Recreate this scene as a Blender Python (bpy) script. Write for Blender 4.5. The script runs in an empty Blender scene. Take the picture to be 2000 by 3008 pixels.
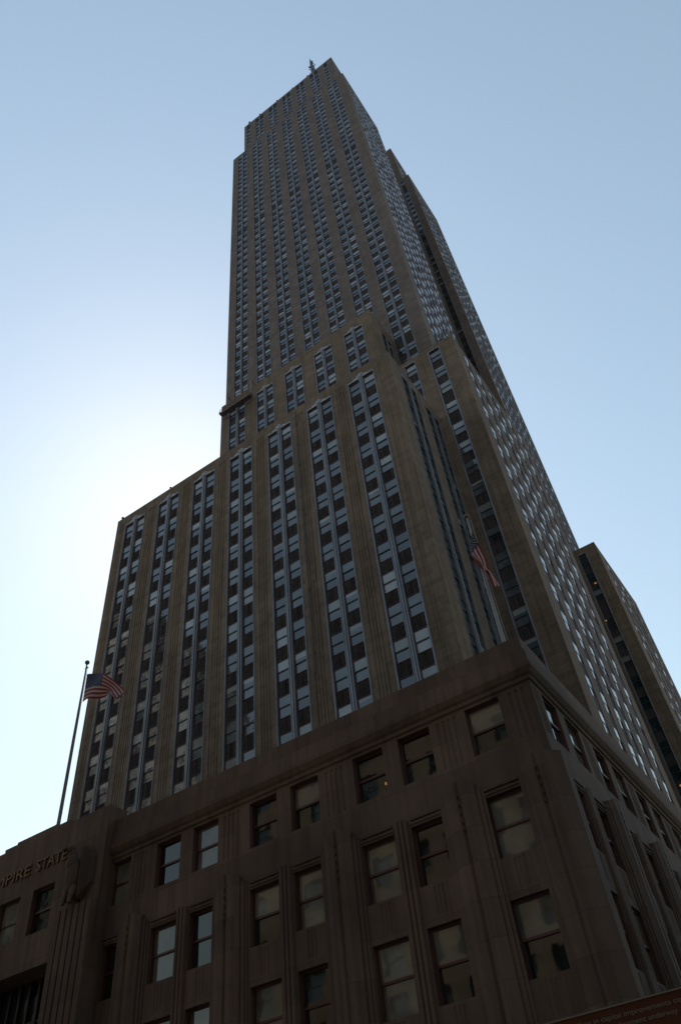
import bpy, math, random
from mathutils import Vector, Matrix
random.seed(7)
C = bpy.context.scene.collection
SC = bpy.context.scene

# ------------------------------------------------------------------ camera
CAM = Vector((20.936, -45.614, 1.42))
F_PX = 2297.09
cam_d = bpy.data.cameras.new('camera')
cam = bpy.data.objects.new('camera', cam_d); C.objects.link(cam)
cam.matrix_world = Matrix(((0.81795, 0.465739, 0.337705, CAM.x),
                           (0.568502, -0.564471, -0.59848, CAM.y),
                           (-0.08811, 0.681512, -0.726483, CAM.z), (0, 0, 0, 1)))
cam_d.sensor_fit = 'VERTICAL'; cam_d.sensor_height = 24.0
cam_d.lens = 24.0 * F_PX / 3008.0
cam_d.clip_start = 0.1; cam_d.clip_end = 6000
SC.camera = cam

# ------------------------------------------------------------------ sky, sun, exposure
SUN_EL, SUN_AZ = math.radians(47.4), math.radians(-46.8)      # azimuth from +Y towards +X
world = bpy.data.worlds.new('World'); SC.world = world; world.use_nodes = True
wn = world.node_tree; wn.nodes.clear()
sky = wn.nodes.new('ShaderNodeTexSky'); sky.sky_type = 'NISHITA'; sky.sun_disc = False
sky.sun_elevation = SUN_EL; sky.sun_rotation = SUN_AZ
sky.altitude = 0; sky.air_density = 2.1; sky.dust_density = 0.30; sky.ozone_density = 0.8
bg = wn.nodes.new('ShaderNodeBackground'); bg.inputs[1].default_value = 0.10
wo = wn.nodes.new('ShaderNodeOutputWorld')
hs = wn.nodes.new('ShaderNodeHueSaturation'); hs.inputs['Saturation'].default_value = 0.84; hs.inputs['Hue'].default_value = 0.493
wn.links.new(sky.outputs[0], hs.inputs['Color']); wn.links.new(hs.outputs[0], bg.inputs[0]); wn.links.new(bg.outputs[0], wo.inputs[0])
sun_d = bpy.data.lights.new('sun', 'SUN'); sun_d.energy = 2.5; sun_d.angle = math.radians(0.5)
sun_d.color = (1.0, 0.93, 0.82)
sun = bpy.data.objects.new('sun', sun_d); C.objects.link(sun)
sdir = Vector((math.sin(SUN_AZ) * math.cos(SUN_EL), math.cos(SUN_AZ) * math.cos(SUN_EL), math.sin(SUN_EL)))
sun.rotation_euler = sdir.to_track_quat('Z', 'Y').to_euler(); sun.location = (0, 0, 500)
SC.view_settings.view_transform = 'Standard'; SC.view_settings.look = 'None'
SC.view_settings.exposure = 0.50; SC.view_settings.gamma = 1.0
SC.cycles.max_bounces = 6; SC.cycles.diffuse_bounces = 3; SC.cycles.glossy_bounces = 3
SC.cycles.sample_clamp_indirect = 6.0

# ------------------------------------------------------------------ materials
M = {}
def newmat(name):
    m = bpy.data.materials.new(name); m.use_nodes = True; M[name] = m
    nt = m.node_tree; b = nt.nodes['Principled BSDF']
    return m, nt, b
def N(nt, t, **kw):
    n = nt.nodes.new(t)
    for k, v in kw.items(): setattr(n, k, v)
    return n
def ramp(nt, fac, stops):
    r = N(nt, 'ShaderNodeValToRGB'); nt.links.new(fac, r.inputs[0])
    e = r.color_ramp.elements
    while len(e) < len(stops): e.new(0.5)
    for el, (p, c) in zip(e, stops): el.position = p; el.color = (*c, 1)
    return r.outputs[0]
def mixc(nt, fac, a, b, mode='MIX'):
    m = N(nt, 'ShaderNodeMix', data_type='RGBA', blend_type=mode)
    if isinstance(fac, float): m.inputs[0].default_value = fac
    else: nt.links.new(fac, m.inputs[0])
    for i, v in ((6, a), (7, b)):
        if isinstance(v, tuple): m.inputs[i].default_value = (*v, 1)
        else: nt.links.new(v, m.inputs[i])
    return m.outputs[2]
def noise(nt, vec, scale, detail=4, rough=0.55, stretch=None):
    if stretch:
        mp = N(nt, 'ShaderNodeMapping'); mp.inputs['Scale'].default_value = stretch
        nt.links.new(vec, mp.inputs[0]); vec = mp.outputs[0]
    n = N(nt, 'ShaderNodeTexNoise'); n.inputs['Scale'].default_value = scale
    n.inputs['Detail'].default_value = detail; n.inputs['Roughness'].default_value = rough
    nt.links.new(vec, n.inputs['Vector']); return n.outputs[0]

def stone(name, a, b, dirt, bw, bh, mortar, msize=0.012, streak=0.5, joint=0.6):
    m, nt, bs = newmat(name)
    g = N(nt, 'ShaderNodeNewGeometry'); pos = g.outputs['Position']
    sp = N(nt, 'ShaderNodeSeparateXYZ'); nt.links.new(pos, sp.inputs[0])
    ad = N(nt, 'ShaderNodeMath', operation='ADD'); nt.links.new(sp.outputs[0], ad.inputs[0]); nt.links.new(sp.outputs[1], ad.inputs[1])
    cb = N(nt, 'ShaderNodeCombineXYZ'); nt.links.new(ad.outputs[0], cb.inputs[0]); nt.links.new(sp.outputs[2], cb.inputs[1])
    br = N(nt, 'ShaderNodeTexBrick'); nt.links.new(cb.outputs[0], br.inputs['Vector'])
    br.inputs['Scale'].default_value = 1.0; br.inputs['Brick Width'].default_value = bw; br.inputs['Row Height'].default_value = bh
    br.inputs['Mortar Size'].default_value = msize; br.inputs['Mortar Smooth'].default_value = 0.3
    br.inputs['Color1'].default_value = (0, 0, 0, 1); br.inputs['Color2'].default_value = (1, 1, 1, 1); br.inputs['Mortar'].default_value = (.5, .5, .5, 1)
    bl = noise(nt, pos, 0.35, 5, 0.6)
    col = ramp(nt, bl, [(0.3, a), (0.7, b)])
    tone = mixc(nt, 0.30, col, mixc(nt, br.outputs['Color'], tuple(c * 0.55 for c in a), tuple(min(1, c * 1.35) for c in b)))
    st = noise(nt, pos, 1.0, 5, 0.65, (2.2, 2.2, 0.10))
    stf = ramp(nt, st, [(0.45, (0, 0, 0)), (0.75, (1, 1, 1))])
    so = noise(nt, pos, 0.11, 6, 0.65)
    sof = ramp(nt, so, [(0.42, (0, 0, 0)), (0.72, (0.55, 0.55, 0.55))])
    tone = mixc(nt, sof, tone, dirt)
    ms = N(nt, 'ShaderNodeMath', operation='MULTIPLY'); nt.links.new(stf, ms.inputs[0]); ms.inputs[1].default_value = streak
    c2 = mixc(nt, ms.outputs[0], tone, dirt)
    mj = N(nt, 'ShaderNodeMath', operation='MULTIPLY'); nt.links.new(br.outputs['Fac'], mj.inputs[0]); mj.inputs[1].default_value = joint
    c3 = mixc(nt, mj.outputs[0], c2, mortar)
    nt.links.new(c3, bs.inputs['Base Color']); bs.inputs['Roughness'].default_value = 0.85
    bs.inputs['Specular IOR Level'].default_value = 0.25
    fn = noise(nt, pos, 6.0, 6, 0.7)
    bp = N(nt, 'ShaderNodeBump'); bp.inputs['Strength'].default_value = 0.25; bp.inputs['Distance'].default_value = 0.03
    nt.links.new(fn, bp.inputs['Height']); nt.links.new(bp.outputs[0], bs.inputs['Normal'])
    return m

stone('limestone_base', (0.086, 0.057, 0.044), (0.122, 0.083, 0.065), (0.030, 0.022, 0.018), 2.4, 1.35, (0.045, 0.033, 0.027), 0.012, 0.65, 0.7)  # darker than the shaft stone: street shade is put into this colour
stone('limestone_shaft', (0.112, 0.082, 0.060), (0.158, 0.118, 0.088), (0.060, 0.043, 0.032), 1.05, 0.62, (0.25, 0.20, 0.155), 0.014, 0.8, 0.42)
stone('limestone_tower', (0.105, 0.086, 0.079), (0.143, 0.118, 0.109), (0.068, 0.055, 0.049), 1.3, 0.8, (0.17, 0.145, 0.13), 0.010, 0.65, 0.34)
stone('neighbour_stone', (0.26, 0.20, 0.13), (0.36, 0.29, 0.20), (0.15, 0.11, 0.07), 1.6, 0.8, (0.2, 0.16, 0.11), 0.02, 0.4, 0.4)
stone('neighbour_pale', (0.42, 0.36, 0.27), (0.55, 0.48, 0.38), (0.25, 0.2, 0.15), 1.6, 0.8, (0.3, 0.25, 0.2), 0.02, 0.4, 0.4)
stone('neighbour_brick', (0.20, 0.13, 0.09), (0.27, 0.19, 0.13), (0.11, 0.08, 0.06), 0.8, 0.3, (0.3, 0.25, 0.2), 0.02, 0.4, 0.4)

def simple(name, col, rough=0.5, metal=0.0, var=0.25, scale=3.0, stretch=None, bump=0.0, spec=0.5):
    m, nt, bs = newmat(name)
    g = N(nt, 'ShaderNodeNewGeometry')
    n = noise(nt, g.outputs['Position'], scale, 4, 0.6, stretch)
    c = ramp(nt, n, [(0.3, tuple(x * (1 - var) for x in col)), (0.7, tuple(min(1, x * (1 + var)) for x in col))])
    nt.links.new(c, bs.inputs['Base Color']); bs.inputs['Roughness'].default_value = rough; bs.inputs['Metallic'].default_value = metal
    bs.inputs['Specular IOR Level'].default_value = spec
    if bump:
        bp = N(nt, 'ShaderNodeBump'); bp.inputs['Strength'].default_value = bump; bp.inputs['Distance'].default_value = 0.02
        nt.links.new(n, bp.inputs['Height']); nt.links.new(bp.outputs[0], bs.inputs['Normal'])
    return m
simple('steel_trim', (0.165, 0.17, 0.19), 0.48, 0.6, 0.25, 1.0, (1.5, 1.5, 0.25))
simple('cast_aluminium', (0.27, 0.27, 0.285), 0.55, 0.5, 0.25, 1.5)
simple('spandrel_metal', (0.044, 0.037, 0.037), 0.65, 0.0, 0.5, 1.0, (5, 5, 0.35), 0, 0.04)
simple('red_frame', (0.055, 0.012, 0.011), 0.5, 0, 0.25)
simple('dark_rail', (0.020, 0.018, 0.020), 0.45)
simple('bronze_dark', (0.018, 0.013, 0.011), 0.5, 0.2)
simple('gilt_letters', (0.095, 0.042, 0.005), 0.5, 0.3, 0.2)
simple('pole_white', (0.18, 0.18, 0.195), 0.5, 0.0, 0.12)
simple('pole_dark', (0.10, 0.085, 0.10), 0.5, 0.0, 0.2)
simple('ball_gold', (0.10, 0.07, 0.025), 0.5, 0.4, 0.2)
simple('rope', (0.35, 0.33, 0.3), 0.9)
simple('flag_red', (0.18, 0.007, 0.013), 0.8, 0, 0.12, 2.0, None, 0, 0.2)
simple('flag_white', (0.25, 0.23, 0.215), 0.8, 0, 0.08, 2.0, None, 0, 0.2)
simple('flag_blue', (0.016, 0.020, 0.062), 0.8, 0, 0.12, 2.0, None, 0, 0.2)
simple('antenna_metal', (0.05, 0.06, 0.065), 0.5, 0.4)
simple('platform_metal', (0.085, 0.072, 0.066), 0.7, 0.1, 0.4)
simple('roofing', (0.07, 0.065, 0.06), 0.9)
simple('asphalt', (0.05, 0.05, 0.052), 0.9, 0, 0.3, 2.0, None, 0.3)
simple('paving', (0.26, 0.25, 0.235), 0.85, 0, 0.25, 0.8, None, 0.2)
simple('kerb_stone', (0.30, 0.29, 0.28), 0.8)
simple('banner_orange', (0.062, 0.016, 0.004), 0.7, 0, 0.1, 1.5, None, 0, 0.2)
simple('banner_print', (0.15, 0.135, 0.11), 0.7, 0, 0.05, 3.0, None, 0, 0.2)
simple('timber_green', (0.03, 0.05, 0.04), 0.7)

def glass(name, base, var, spec_ior=1.85, wav=0.11, rough=0.03):
    m, nt, bs = newmat(name)
    g = N(nt, 'ShaderNodeNewGeometry'); pos = g.outputs['Position']
    n = noise(nt, pos, 0.5, 3, 0.5)
    c = ramp(nt, n, [(0.35, tuple(x * (1 - var) for x in base)), (0.65, tuple(min(1, x * (1 + var)) for x in base))])
    nt.links.new(c, bs.inputs['Base Color']); bs.inputs['Roughness'].default_value = rough
    bs.inputs['IOR'].default_value = spec_ior
    w = noise(nt, pos, 0.9, 2, 0.5)
    bp = N(nt, 'ShaderNodeBump'); bp.inputs['Strength'].default_value = wav; bp.inputs['Distance'].default_value = 0.12
    nt.links.new(w, bp.inputs['Height']); nt.links.new(bp.outputs[0], bs.inputs['Normal'])
    return m
glass('glass_dark', (0.012, 0.016, 0.022), 0.4)
glass('glass_grey', (0.050, 0.062, 0.074), 0.3)
glass('glass_blind', (0.20, 0.215, 0.23), 0.15)
glass('glass_shade', (0.13, 0.14, 0.145), 0.15)
glass('glass_green', (0.014, 0.024, 0.025), 0.3, 1.7)
glass('street_pane', (0.03, 0.036, 0.042), 0.3, 2.3, 0.015)
glass('street_blind', (0.22, 0.23, 0.24), 0.2, 2.2, 0.015)
glass('plate_dark', (0.010, 0.012, 0.012), 0.4, 1.65, 0.035)
glass('plate_warm_reflect', (0.105, 0.102, 0.088), 0.4, 1.65, 0.035)  # pale warm base colour stands in for mottled street reflections
m, nt, bs = newmat('lamp_glow'); bs.inputs['Emission Color'].default_value = (1, 0.42, 0.12, 1); bs.inputs['Emission Strength'].default_value = 0.16
bs.inputs['Base Color'].default_value = (0.5, 0.3, 0.15, 1)

# ------------------------------------------------------------------ mesh helpers
class Frame:
    """A wall plane: u runs along it, d outwards from it, z up."""
    def __init__(s, o, U, Nn): s.o = Vector(o); s.U = Vector(U); s.N = Vector(Nn)
    def p(s, u, d, z): return (s.o.x + s.U.x * u + s.N.x * d, s.o.y + s.U.y * u + s.N.y * d, z)
def east(y): return Frame((0, y, 0), (1, 0, 0), (0, -1, 0))
def north(x): return Frame((x, 0, 0), (0, 1, 0), (1, 0, 0))
def west(y): return Frame((0, y, 0), (1, 0, 0), (0, 1, 0))
def south(x): return Frame((x, 0, 0), (0, 1, 0), (-1, 0, 0))

class MB:
    def __init__(s): s.v = []; s.f = []; s.m = []; s.names = []
    def mi(s, name):
        if name not in s.names: s.names.append(name)
        return s.names.index(name)
    def poly(s, pts, mat):
        i = len(s.v); s.v += [tuple(p) for p in pts]; s.f.append(tuple(range(i, i + len(pts)))); s.m.append(s.mi(mat))
    def quad(s, F, u0, u1, z0, z1, d, mat):
        s.poly([F.p(u0, d, z0), F.p(u1, d, z0), F.p(u1, d, z1), F.p(u0, d, z1)], mat)
    def box(s, F, u0, u1, d0, d1, z0, z1, mat, back=False):
        p = F.p
        s.poly([p(u0, d1, z0), p(u1, d1, z0), p(u1, d1, z1), p(u0, d1, z1)], mat)
        s.poly([p(u0, d0, z0), p(u0, d1, z0), p(u0, d1, z1), p(u0, d0, z1)], mat)
        s.poly([p(u1, d0, z0), p(u1, d0, z1), p(u1, d1, z1), p(u1, d1, z0)], mat)
        s.poly([p(u0, d0, z1), p(u0, d1, z1), p(u1, d1, z1), p(u1, d0, z1)], mat)
        s.poly([p(u0, d0, z0), p(u1, d0, z0), p(u1, d1, z0), p(u0, d1, z0)], mat)
        if back: s.poly([p(u0, d0, z0), p(u0, d0, z1), p(u1, d0, z1), p(u1, d0, z0)], mat)
    def prism(s, pts, z0, z1, mat, ztop=None):
        """vertical prism over a plan polygon; ztop gives a height per corner"""
        n = len(pts); zt = ztop or [z1] * n
        for i in range(n):
            a, b = pts[i], pts[(i + 1) % n]
            s.poly([(a[0], a[1], z0), (b[0], b[1], z0), (b[0], b[1], zt[(i + 1) % n]), (a[0], a[1], zt[i])], mat)
        s.poly([(a[0], a[1], z) for a, z in zip(pts, zt)], mat)
        s.poly([(a[0], a[1], z0) for a in reversed(pts)], mat)
    def slab(s, F, outline, d0, d1, mat):
        """a (u,z) outline with thickness from d0 to d1"""
        n = len(outline)
        s.poly([F.p(u, d1, z) for u, z in outline], mat); s.poly([F.p(u, d0, z) for u, z in reversed(outline)], mat)
        for i in range(n):
            (u0, z0), (u1, z1) = outline[i], outline[(i + 1) % n]
            s.poly([F.p(u0, d0, z0), F.p(u1, d0, z1), F.p(u1, d1, z1), F.p(u0, d1, z0)], mat)
    def tube(s, pts, radii, mat, k=8, cap=True):
        rings = []
        for i, p in enumerate(pts):
            p = Vector(p); a = Vector(pts[max(0, i - 1)]); b = Vector(pts[min(len(pts) - 1, i + 1)])
            t = (b - a).normalized(); x = t.orthogonal().normalized(); y = t.cross(x)
            r = radii[i] if isinstance(radii, (list, tuple)) else radii
            rings.append([p + (x * math.cos(2 * math.pi * j / k) + y * math.sin(2 * math.pi * j / k)) * r for j in range(k)])
        for a, b in zip(rings, rings[1:]):
            for j in range(k): s.poly([a[j], a[(j + 1) % k], b[(j + 1) % k], b[j]], mat)
        if cap: s.poly(rings[0][::-1], mat); s.poly(rings[-1], mat)
    def ball(s, c, r, mat, rows=8, k=12):
        rx, ry, rz = r if isinstance(r, tuple) else (r, r, r)
        g = [[(c[0] + rx * math.sin(math.pi * i / rows) * math.cos(2 * math.pi * j / k), c[1] + ry * math.sin(math.pi * i / rows) * math.sin(2 * math.pi * j / k), c[2] + rz * math.cos(math.pi * i / rows)) for j in range(k)] for i in range(rows + 1)]
        for i in range(rows):
            for j in range(k): s.poly([g[i][j], g[i + 1][j], g[i + 1][(j + 1) % k], g[i][(j + 1) % k]], mat)
    def ribbon(s, F, u0, u1, prof, mat):
        i = len(s.v)
        for z, d in prof: s.v += [F.p(u0, d, z), F.p(u1, d, z)]
        for k in range(len(prof) - 1):
            a = i + 2 * k; s.f.append((a, a + 1, a + 3, a + 2)); s.m.append(s.mi(mat))
    def build(s, name, parent=None, smooth=False, kind=None, label=None):
        me = bpy.data.meshes.new(name); me.from_pydata(s.v, [], s.f)
        for n in s.names: me.materials.append(M[n])
        me.polygons.foreach_set('material_index', s.m)
        if smooth: me.polygons.foreach_set('use_smooth', [True] * len(s.f))
        me.update()
        o = bpy.data.objects.new(name, me); C.objects.link(o)
        if parent: o.parent = parent
        if kind: o['kind'] = kind
        if label: o['label'] = label
        return o
def thing(name, label, cat, loc=(0, 0, 0), group=None):
    o = bpy.data.objects.new(name, None); C.objects.link(o); o.location = loc
    o['label'] = label; o['category'] = cat
    if group: o['group'] = group
    return o
def struct(mb, name):
    o = mb.build(name); o['kind'] = 'structure'; return o

def wall(mb, F, u0, u1, z0, z1, holes, mat, reveal=0.35):
    """front of a wall at d = 0 with openings ('open') and fluted strips ('flute', grooves, depth)"""
    us = sorted({u0, u1} | {h[0] for h in holes} | {h[1] for h in holes})
    us = [u for u in us if u0 - 1e-6 <= u <= u1 + 1e-6]
    for ua, ub in zip(us, us[1:]):
        if ub - ua < 1e-6: continue
        mid = (ua + ub) / 2; z = z0
        for h in sorted((h for h in holes if h[0] < mid < h[1]), key=lambda h: h[2]):
            if h[2] > z + 1e-6: mb.quad(F, ua, ub, z, h[2], 0, mat)
            z = max(z, h[3])
        if z < z1 - 1e-6: mb.quad(F, ua, ub, z, z1, 0, mat)
    p = F.p
    for h in holes:
        a, b, c, d = h[:4]
        if h[4] == 'open':
            r = h[5] if len(h) > 5 else reveal
            mb.poly([p(a, 0, c), p(a, -r, c), p(a, -r, d), p(a, 0, d)], mat); mb.poly([p(b, 0, c), p(b, 0, d), p(b, -r, d), p(b, -r, c)], mat)
            mb.poly([p(a, 0, d), p(a, -r, d), p(b, -r, d), p(b, 0, d)], mat); mb.poly([p(a, 0, c), p(b, 0, c), p(b, -r, c), p(a, -r, c)], mat)
        else:
            n, dep = h[5], h[6]; w = (b - a) / n
            for i in range(n):
                g0 = a + i * w; pr = [(g0, 0), (g0 + .18 * w, 0), (g0 + .30 * w, -dep * .8), (g0 + .5 * w, -dep), (g0 + .70 * w, -dep * .8), (g0 + .82 * w, 0), (g0 + w, 0)]
                for (ua, da), (ub, db) in zip(pr, pr[1:]): mb.poly([p(ua, da, c), p(ub, db, c), p(ub, db, d), p(ua, da, d)], mat)
                for zz in (c, d): mb.poly([p(u, dd, zz) for u, dd in pr[1:6]], mat)

def sweep(mb, path, prof, mat):
    pts = [Vector((x, y)) for x, y in path]; nor = []
    for i in range(len(pts)):
        ns = []
        for a, b in ((i - 1, i), (i, i + 1)):
            if a >= 0 and b < len(pts):
                t = (pts[b] - pts[a]).normalized(); ns.append(Vector((t.y, -t.x)))
        if len(ns) == 2: m = (ns[0] + ns[1]); m = m / (m.dot(ns[0])); nor.append(m)
        else: nor.append(ns[0])
    for i in range(len(pts) - 1):
        for (d0, z0), (d1, z1) in zip(prof, prof[1:]):
            q = [(pts[i] + nor[i] * d0, z0), (pts[i + 1] + nor[i + 1] * d0, z0), (pts[i + 1] + nor[i + 1] * d1, z1), (pts[i] + nor[i] * d1, z1)]
            mb.poly([(v.x, v.y, z) for v, z in q], mat)
    for i in (0, len(pts) - 1):
        mb.poly([(pts[i].x + nor[i].x * d, pts[i].y + nor[i].y * d, z) for d, z in prof], mat)

# ------------------------------------------------------------------ windows
WINS = []      # every window of the skyscraper; the hundred largest in view become parts of their own
def window(F, u0, u1, z0, z1, d, rnd, style='tower'):
    WINS.append(dict(F=F, u0=u0, u1=u1, z0=z0, z1=z1, d=d, r=rnd, style=style))
def pane_split(r, style):
    """materials of the upper sash (with an optional blind drawn part way) and of the lower sash"""
    k = r.random()
    if style == 'base':
        return [(0.0, 'plate_warm_reflect')] if k < .62 else [(0.0, 'plate_dark')], 'plate_dark' if k > .40 else 'plate_warm_reflect'
    if style == 'street':
        return ([(0.0, 'street_pane')], 'street_pane') if k < .6 else ([(0.0, 'glass_dark')], 'street_pane') if k < .72 else ([(0.0, 'street_blind')], 'street_pane' if k < .86 else 'street_blind')
    if style == 'court':
        return ([(0.0, 'glass_green')], 'glass_green') if k < .8 else ([(0.0, 'glass_shade')], 'glass_green')
    if k < .38: return [(0.0, 'glass_grey')], 'glass_grey' if k < .22 else 'glass_dark'
    if k < .48: return [(0.0, 'glass_dark')], 'glass_dark'
    if k < .58: return [(0.0, 'glass_blind')], 'glass_grey'
    if k < .66: return [(0.0, 'glass_blind')], 'glass_blind'
    if k < .86: return [(0.0, 'glass_grey'), (r.uniform(.15, .8), 'glass_blind' if k < .78 else 'glass_shade')], 'glass_grey' if k < .75 else 'glass_dark'
    return [(0.0, 'glass_shade')], 'glass_shade' if k > .94 else 'glass_grey'
def draw_window(w, fr, pn):
    F, u0, u1, z0, z1, d, r = (w[k] for k in ('F', 'u0', 'u1', 'z0', 'z1', 'd', 'r'))
    t = .08 if w['style'] == 'base' else .055
    zm = z0 + (z1 - z0) * .5
    fm = 'red_frame' if w['style'] != 'court' else 'dark_rail'
    e = .09 if d < -.1 else .03
    fr.box(F, u0, u0 + t, d - .05, d + e, z0, z1, fm); fr.box(F, u1 - t, u1, d - .05, d + e, z0, z1, fm)
    fr.box(F, u0 + t, u1 - t, d - .05, d + e - .005, z1 - t, z1, fm); fr.box(F, u0 + t, u1 - t, d - .05, d + e - .005, z0, z0 + t, fm)
    fr.box(F, u0 + t, u1 - t, d - .04, d + e - .02, zm - .05, zm + .05, 'dark_rail' if w['style'] != 'base' else 'red_frame')
    up, lo = pane_split(r, w['style'])
    ta = .02 if w['style'] == 'street' else .008; tilt = r.uniform(-ta, ta); tz = r.uniform(-ta, ta) * .8
    def q(za, zb, dd, mat):
        p = F.p
        pn.poly([p(u0 + t, dd - tilt, za), p(u1 - t, dd + tilt, za), p(u1 - t, dd + tilt + tz, zb), p(u0 + t, dd - tilt + tz, zb)], mat)
    q(z0 + t, zm - .05, d - .01, lo)
    h = z1 - t - zm - .05
    cuts = [c for c, _ in up] + [1.0]
    for i, (c, mt) in enumerate(up): q(zm + .05 + h * c, zm + .05 + h * cuts[i + 1], d + .03, mt)

BLD = thing('skyscraper', 'tall art deco stone skyscraper with steel mullions and stepped setbacks filling the view', 'skyscraper')

def crest(mb, F, uc, z, s=1.0):
    """sunburst crest of cast aluminium over the middle mullion"""
    o = [(-1.0, 0), (-1.0, .12), (-.62, .16), (-.55, .34), (-.34, .40), (-.28, .62), (-.12, .70), (0, .86), (.12, .70), (.28, .62), (.34, .40), (.55, .34), (.62, .16), (1.0, .12), (1.0, 0)]
    mb.slab(F, [(uc + a * 1.45 * s, z + b * s) for a, b in o], -.1, .08, 'cast_aluminium')
    for a in (-42, -21, 0, 21, 42):
        t = math.radians(a); u1, z1 = uc + math.sin(t) * .62 * s, z + math.cos(t) * .70 * s
        mb.slab(F, [(uc - .03, z + .02), (uc + .03, z + .02), (u1 + .06, z1), (u1 - .06, z1)], .08, .15, 'cast_aluminium')

def bay(F, uc, cols, rows, gh, z0, z1, rnd, dg=-.16, trim=.15, style='tower', relief=False, top_crest=False, edge=.04, closed_rows=(), mull=True):
    """a vertical strip of windows: steel trim, dark spandrels, one or more columns of glass. Returns the hole it needs."""
    half0, half1 = cols[0][0] - trim, cols[-1][1] + trim
    u0, u1 = uc + half0, uc + half1
    tr, sp = MB(), MB()
    tr.box(F, u0, u0 + trim, dg - .1, edge, z0, z1, 'steel_trim'); tr.box(F, u1 - trim, u1, dg - .1, edge, z0, z1, 'steel_trim')
    tr.box(F, u0 + trim * .35, u0 + trim * .65, edge, edge + .035, z0, z1, 'steel_trim'); tr.box(F, u1 - trim * .65, u1 - trim * .35, edge, edge + .035, z0, z1, 'steel_trim')
    tr.box(F, u0 + trim, u1 - trim, dg - .1, edge - .01, z1 - .2, z1, 'steel_trim')
    for (a, b), (c, d) in zip(cols, cols[1:]):
        ma, mb_ = uc + b, uc + c; w = mb_ - ma; n = max(2, int(w / .2))
        tr.box(F, ma, mb_, dg - .1, edge - .03, z0, z1 - .2, 'steel_trim')
        if w > .4:
            for fa, fb, e in ((.06, .22, .05), (.36, .64, .10), (.78, .94, .05)): tr.box(F, ma + w * fa, ma + w * fb, edge - .03, edge + e, z0, z1 - .2, 'steel_trim')
        else: tr.box(F, ma + w * .3, ma + w * .7, edge - .03, edge + .05, z0, z1 - .2, 'steel_trim')
    if relief:                                   # joints in the metal every two floors
        for z in rows[::2]:
            for a, b in ((u0, u0 + trim), (u1 - trim, u1)): tr.box(F, a - .004, b + .004, edge + .02, edge + .042, z - .05, z - .025, 'dark_rail')
    if top_crest: crest(tr, F, uc, z1 - .3, 1.12)
    tr.build('bay_trim', BLD)
    zs = sorted(rows); prof = [(z0, dg + .02)]; lo = z0
    for z in zs:
        bot = max(z - gh, z0)
        if z <= z0 + .3: continue
        prof += [(bot, dg + .02), (bot, dg - .09), (z, dg - .09), (z, dg + .02)]
        for a, b in cols:
            ua, ub = uc + a, uc + b
            if relief and bot - lo > .8:
                cm = (ua + ub) / 2; h = bot - lo; x = (ub - ua) / 2
                for k in (-.16, 0, .16): sp.box(F, cm + k - .035, cm + k + .035, dg + .01, dg + .09, lo + .04, bot - .04, 'spandrel_metal')
                for sg in (-1, 1):
                    pts = [(.42, .05), (.80, .30), (.50, .52), (.92, .95)]
                    for (p0, q0), (p1, q1) in zip(pts, pts[1:]):
                        sp.slab(F, [(cm + sg * x * p0 - .05, lo + h * q0), (cm + sg * x * p0 + .05, lo + h * q0), (cm + sg * x * p1 + .05, lo + h * q1), (cm + sg * x * p1 - .05, lo + h * q1)], dg + .01, dg + .08, 'spandrel_metal')
            window(F, ua, ub, bot, z, dg, rnd, style)
        lo = z
    prof.append((z1 - .2, dg + .02))
    sp.ribbon(F, uc + cols[0][0], uc + cols[-1][1], prof, 'spandrel_metal')
    sp.build('spandrel_strip', BLD)
    return (u0, u1, z0, z1, 'open', -dg + .1)

def shell(mb, x0, x1, y0, y1, z0, z1, mat, sides='SW', roof=True):
    if 'S' in sides: mb.quad(south(x0), y0, y1, z0, z1, 0, mat)
    if 'W' in sides: mb.quad(west(y1), x0, x1, z0, z1, 0, mat)
    if 'E' in sides: mb.quad(east(y0), x0, x1, z0, z1, 0, mat)
    if 'N' in sides: mb.quad(north(x1), y0, y1, z0, z1, 0, mat)
    if roof: mb.poly([(x0, y0, z1), (x1, y0, z1), (x1, y1, z1), (x0, y1, z1)], 'roofing')

rnd = random.Random(11)
# ------------------------------------------------------------------ lower block over the base (plane y = 0)
P, W = 5.795, 1.63
DBL = [(-W, -.29), (.29, W)]
mb = MB(); F = east(0.0); X0, X1, ZT = -38.2, 3.85, 77.75
rowsA = [75.4 - 3.6 * r for r in range(15)]
holes = []
for k in range(7):
    uc = (k - 6) * P
    holes.append(bay(F, uc, DBL, rowsA, 2.16, 22.6, 76.0, rnd, relief=True, top_crest=True, style='shaft'))
for k in range(6):
    c = (k - 5.5) * P; holes.append((c - .62, c + .62, 22.0, 76.3, 'flute', 4, .09))
holes.append((-37.6, -36.85, 22.0, 76.3, 'flute', 3, .07)); holes.append((2.3, 2.9, 22.0, 76.3, 'flute', 2, .05))
wall(mb, F, X0, X1, 22.0, ZT, holes, 'limestone_shaft')
Fn = north(X1); hn = []
for c in (4.15, 9.55):
    hn.append(bay(Fn, c, DBL, rowsA, 2.16, 22.6, 76.0, rnd, style='court'))
wall(mb, Fn, 0.0, 12.1, 22.0, ZT, hn, 'limestone_shaft')
shell(mb, X0, X1, 0.0, 12.6, 22.0, ZT, 'limestone_shaft')
mb.build('lower_block', BLD)
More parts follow.
